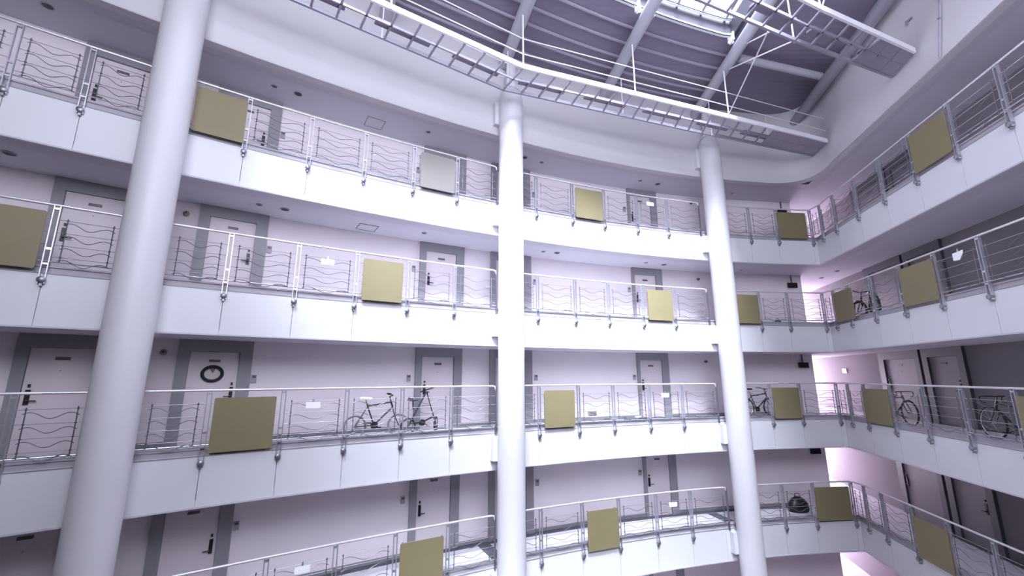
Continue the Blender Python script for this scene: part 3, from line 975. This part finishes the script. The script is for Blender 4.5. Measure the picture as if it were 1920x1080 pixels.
    if bag:
        b = MB(); b.box(sp + Vector((-.12, 0, -.09)), (.16, .11, .11)); o = b.build('saddle_bag', M[bag], root)
        bv = o.modifiers.new('b', 'BEVEL'); bv.width = .03; bv.segments = 3
    return root
z3 = soffit(3) + SLAB; z4 = soffit(4) + SLAB
bicycle(at(-17.0, .62, z3), 'small-wheeled black bicycle with grey tyres and white saddle on the third gallery', r=.235, wb=.98, tyre='grey_tyre', saddle='saddle_white', steer=R(-12), seat_h=.86, tw=.02)
bicycle(at(29.3, .75, z3), 'black bicycle parked behind the railing just right of the right column', r=.31, wb=1.0)
bicycle(at(41.2, .7, z3, True), 'dark road bicycle in shadow by the corner of the right-hand third gallery', bars='drop', r=.33)
bicycle(at(48.6, .75, z3, True) @ Matrix.Rotation(R(180), 4, 'Z'), 'dark bicycle with a pale saddle bag at the right edge of the third gallery', bars='drop', r=.33, bag='saddle_white')
bicycle(at(40.3, .42, z4, True) @ Matrix.Rotation(R(172), 4, 'Z'), 'black fat-tyred bicycle on the right-hand second gallery from the top', r=.30, wb=1.0, tw=.035, fenders=True, steer=R(20), seat_h=.8)

# folding bicycle with an A-shaped frame
root = thing('folding_bicycle', at(-11.6, .72, z3), 'black folding bicycle with triangular frame left of the middle column', 'bicycle', 'parked bicycles')
rw, fw, ap = Vector((-.33, 0, .19)), Vector((.38, .05, .19)), Vector((.10, 0, 1.0))
b = MB(); b.tube([rw + Vector((0, -.05, .02)), ap], .024, 8); b.tube([ap, fw + Vector((-.06, -.02, .18)), fw + Vector((0, .05, 0))], .014, 8)
b.tube([rw + Vector((0, -.05, .06)), Vector((-.02, -.02, .26)), fw + Vector((-.08, -.02, .19))], .02, 8)
b.tube([Vector((-.02, 0, .66)), Vector((.2, 0, .66))], .007, 6)
b.build('frame', M['black'], root, smooth=True)
wheel(root, rw, .17, 'tyre', tw=.022, spokes=5); wheel(root, fw, .17, 'tyre', R(62), tw=.03, spokes=5)
b = MB(); b.tube([ap + Vector((-.12, .1, -.02)), ap + Vector((-.04, 0, .03)), ap + Vector((.1, -.06, .07)), ap + Vector((.22, -.18, .12))], .014, 8)
b.tube([ap + Vector((-.05, 0, -.02)), ap + Vector((-.06, 0, .12))], .02, 8)
b.build('handlebar', M['black'], root, smooth=True)
b = MB(); b.box((-.24, 0, .79), (.24, .12, .03)); b.box((-.3, 0, .83), (.10, .13, .03)); b.tube([(-.24, 0, .78), (-.23, 0, .6), (-.13, 0, .52)], .014, 6)
o = b.build('saddle', M['black'], root)
MB().box((-.30, 0, .845), (.11, .13, .012)).build('saddle_pad', M['saddle_white'], root)
b = MB(); b.lathe([(.02, -.01), (.08, -.01), (.08, .01), (.02, .01)], (0, 0, 0), 20, Matrix.Translation((-.0, -.05, .26)) @ Matrix.Rotation(R(90), 4, 'X'))
b.tube([(0, -.07, .26), (.12, -.08, .2)], .01, 6); b.box((.12, -.12, .19), (.08, .08, .02)); b.tube([(-.33, -.06, .24), (0, -.06, .33)], .006, 5); b.tube([(-.33, -.06, .15), (0, -.06, .18)], .006, 5)
b.build('crankset', M['black'], root)

# ------------------------------------------------------------------ small things on the walkways
def small_box(name, m, size, material, label, cat, bevel=.02, lid=None):
    root = thing(name, m, label, cat)
    o = MB().box((0, 0, size[2] / 2), size).build('body', M[material], root)
    bv = o.modifiers.new('b', 'BEVEL'); bv.width = bevel; bv.segments = 3
    return root
r = small_box('crate', at(15.6, .45, z3), (.60, .34, .15), 'green', 'low dark green crate on the third gallery walkway left of the right column', 'crate', .015)
MB().box((.06, -.05, .17), (.16, .10, .04)).build('packet', M['white'], r)
MB().box((0, -.175, .03), (.62, .01, .02)).build('rim', M['mint'], r)
r = small_box('storage_box', at(10.4, .35, z4), (.22, .2, .16), 'mint', 'small pale green box on the second gallery between middle and right columns', 'box')
MB().box((0, 0, .17), (.24, .22, .02)).build('lid', M['mint'], r)
r = small_box('basket', at(10.3, .07, z3 + .28), (.26, .09, .14), 'grey_box', 'small grey basket hung on the third gallery railing right of the middle column', 'basket', .03)
b = MB()
for q in range(3): b.box((0, -.05, .03 + q * .04), (.24, .01, .008))
b.build('slats', M['plate'], r)
MB().tube([(-.1, .03, .14), (-.1, .05, .2), (.1, .05, .2), (.1, .03, .14)], .006, 6).build('hook', M['steel'], r)
def bag(m, label, s):
    root = thing('bag', m, label, 'bag')
    b = MB().lathe([(0, 0), (.24 * s, 0), (.27 * s, .08 * s), (.25 * s, .22 * s), (.16 * s, .36 * s), (.06 * s, .42 * s), (0, .42 * s)], (0, 0, 0), 20, Matrix.Diagonal((1.2, .7, 1, 1)))
    b.build('body', M['black'], root, smooth=True)
    MB().tube([(-.1 * s, 0, .34 * s), (-.07 * s, 0, .5 * s), (.07 * s, 0, .5 * s), (.1 * s, 0, .34 * s)], .012, 6).build('handle', M['black'], root, smooth=True)
bag(at(31.9, 1.0, soffit(2) + SLAB), 'dark bag slumped on the fourth gallery right of the right column', 1.1)
bag(at(32.2, .35, z4), 'small dark bag on the second gallery right of the right column', .55)
# notice panel and switch on the lit passage wall
wd = 2.0 / math.hypot(1, RK)
for k in (3, 4):
    m = at(37.6, wd - .015, soffit(k) + SLAB + 1.55, True)
    root = thing('notice_panel', m, 'small grey panel on the lit passage wall of the %s' % LEVEL[k], 'panel', 'passage wall panels')
    MB().box((0, 0, 0), (.34, .03, .18)).build('case', M['grey_box'], root)
    MB().box((0, -.018, 0), (.28, .006, .12)).build('face', M['grey_box'], root)

# conduit and fixings on the right-hand upper wall
a = RF(8.05, -.02)[0]; c = RF(7.75, -.02)[0]
b = MB().tube([(c.x, c.y, 8.75), (c.x, c.y, 7.9), (a.x, a.y, 6.8)], .018, 6)
for z in (8.4, 7.6): b.box((c.x, c.y + (.08 if z < 8 else 0), z), (.05, .05, .03))
tag(b.build('conduit', M['truss']), 'thin grey conduit running down the right-hand upper wall', 'conduit')
for (y, z, w) in ((8.6, 8.3, 'higher'), (9.4, 7.95, 'lower')):
    p = RF(y, -.01)[0]
    root = thing('wall_bracket', Matrix.Translation((p.x, p.y, z)), 'small dark wall bracket above the crossing catwalk end, the %s one' % w, 'bracket')
    MB().box((0, 0, 0), (.04, .16, .04)).build('arm', M['truss'], root)
    MB().box((0, .07, -.02), (.05, .03, .1)).build('plate', M['truss'], root)
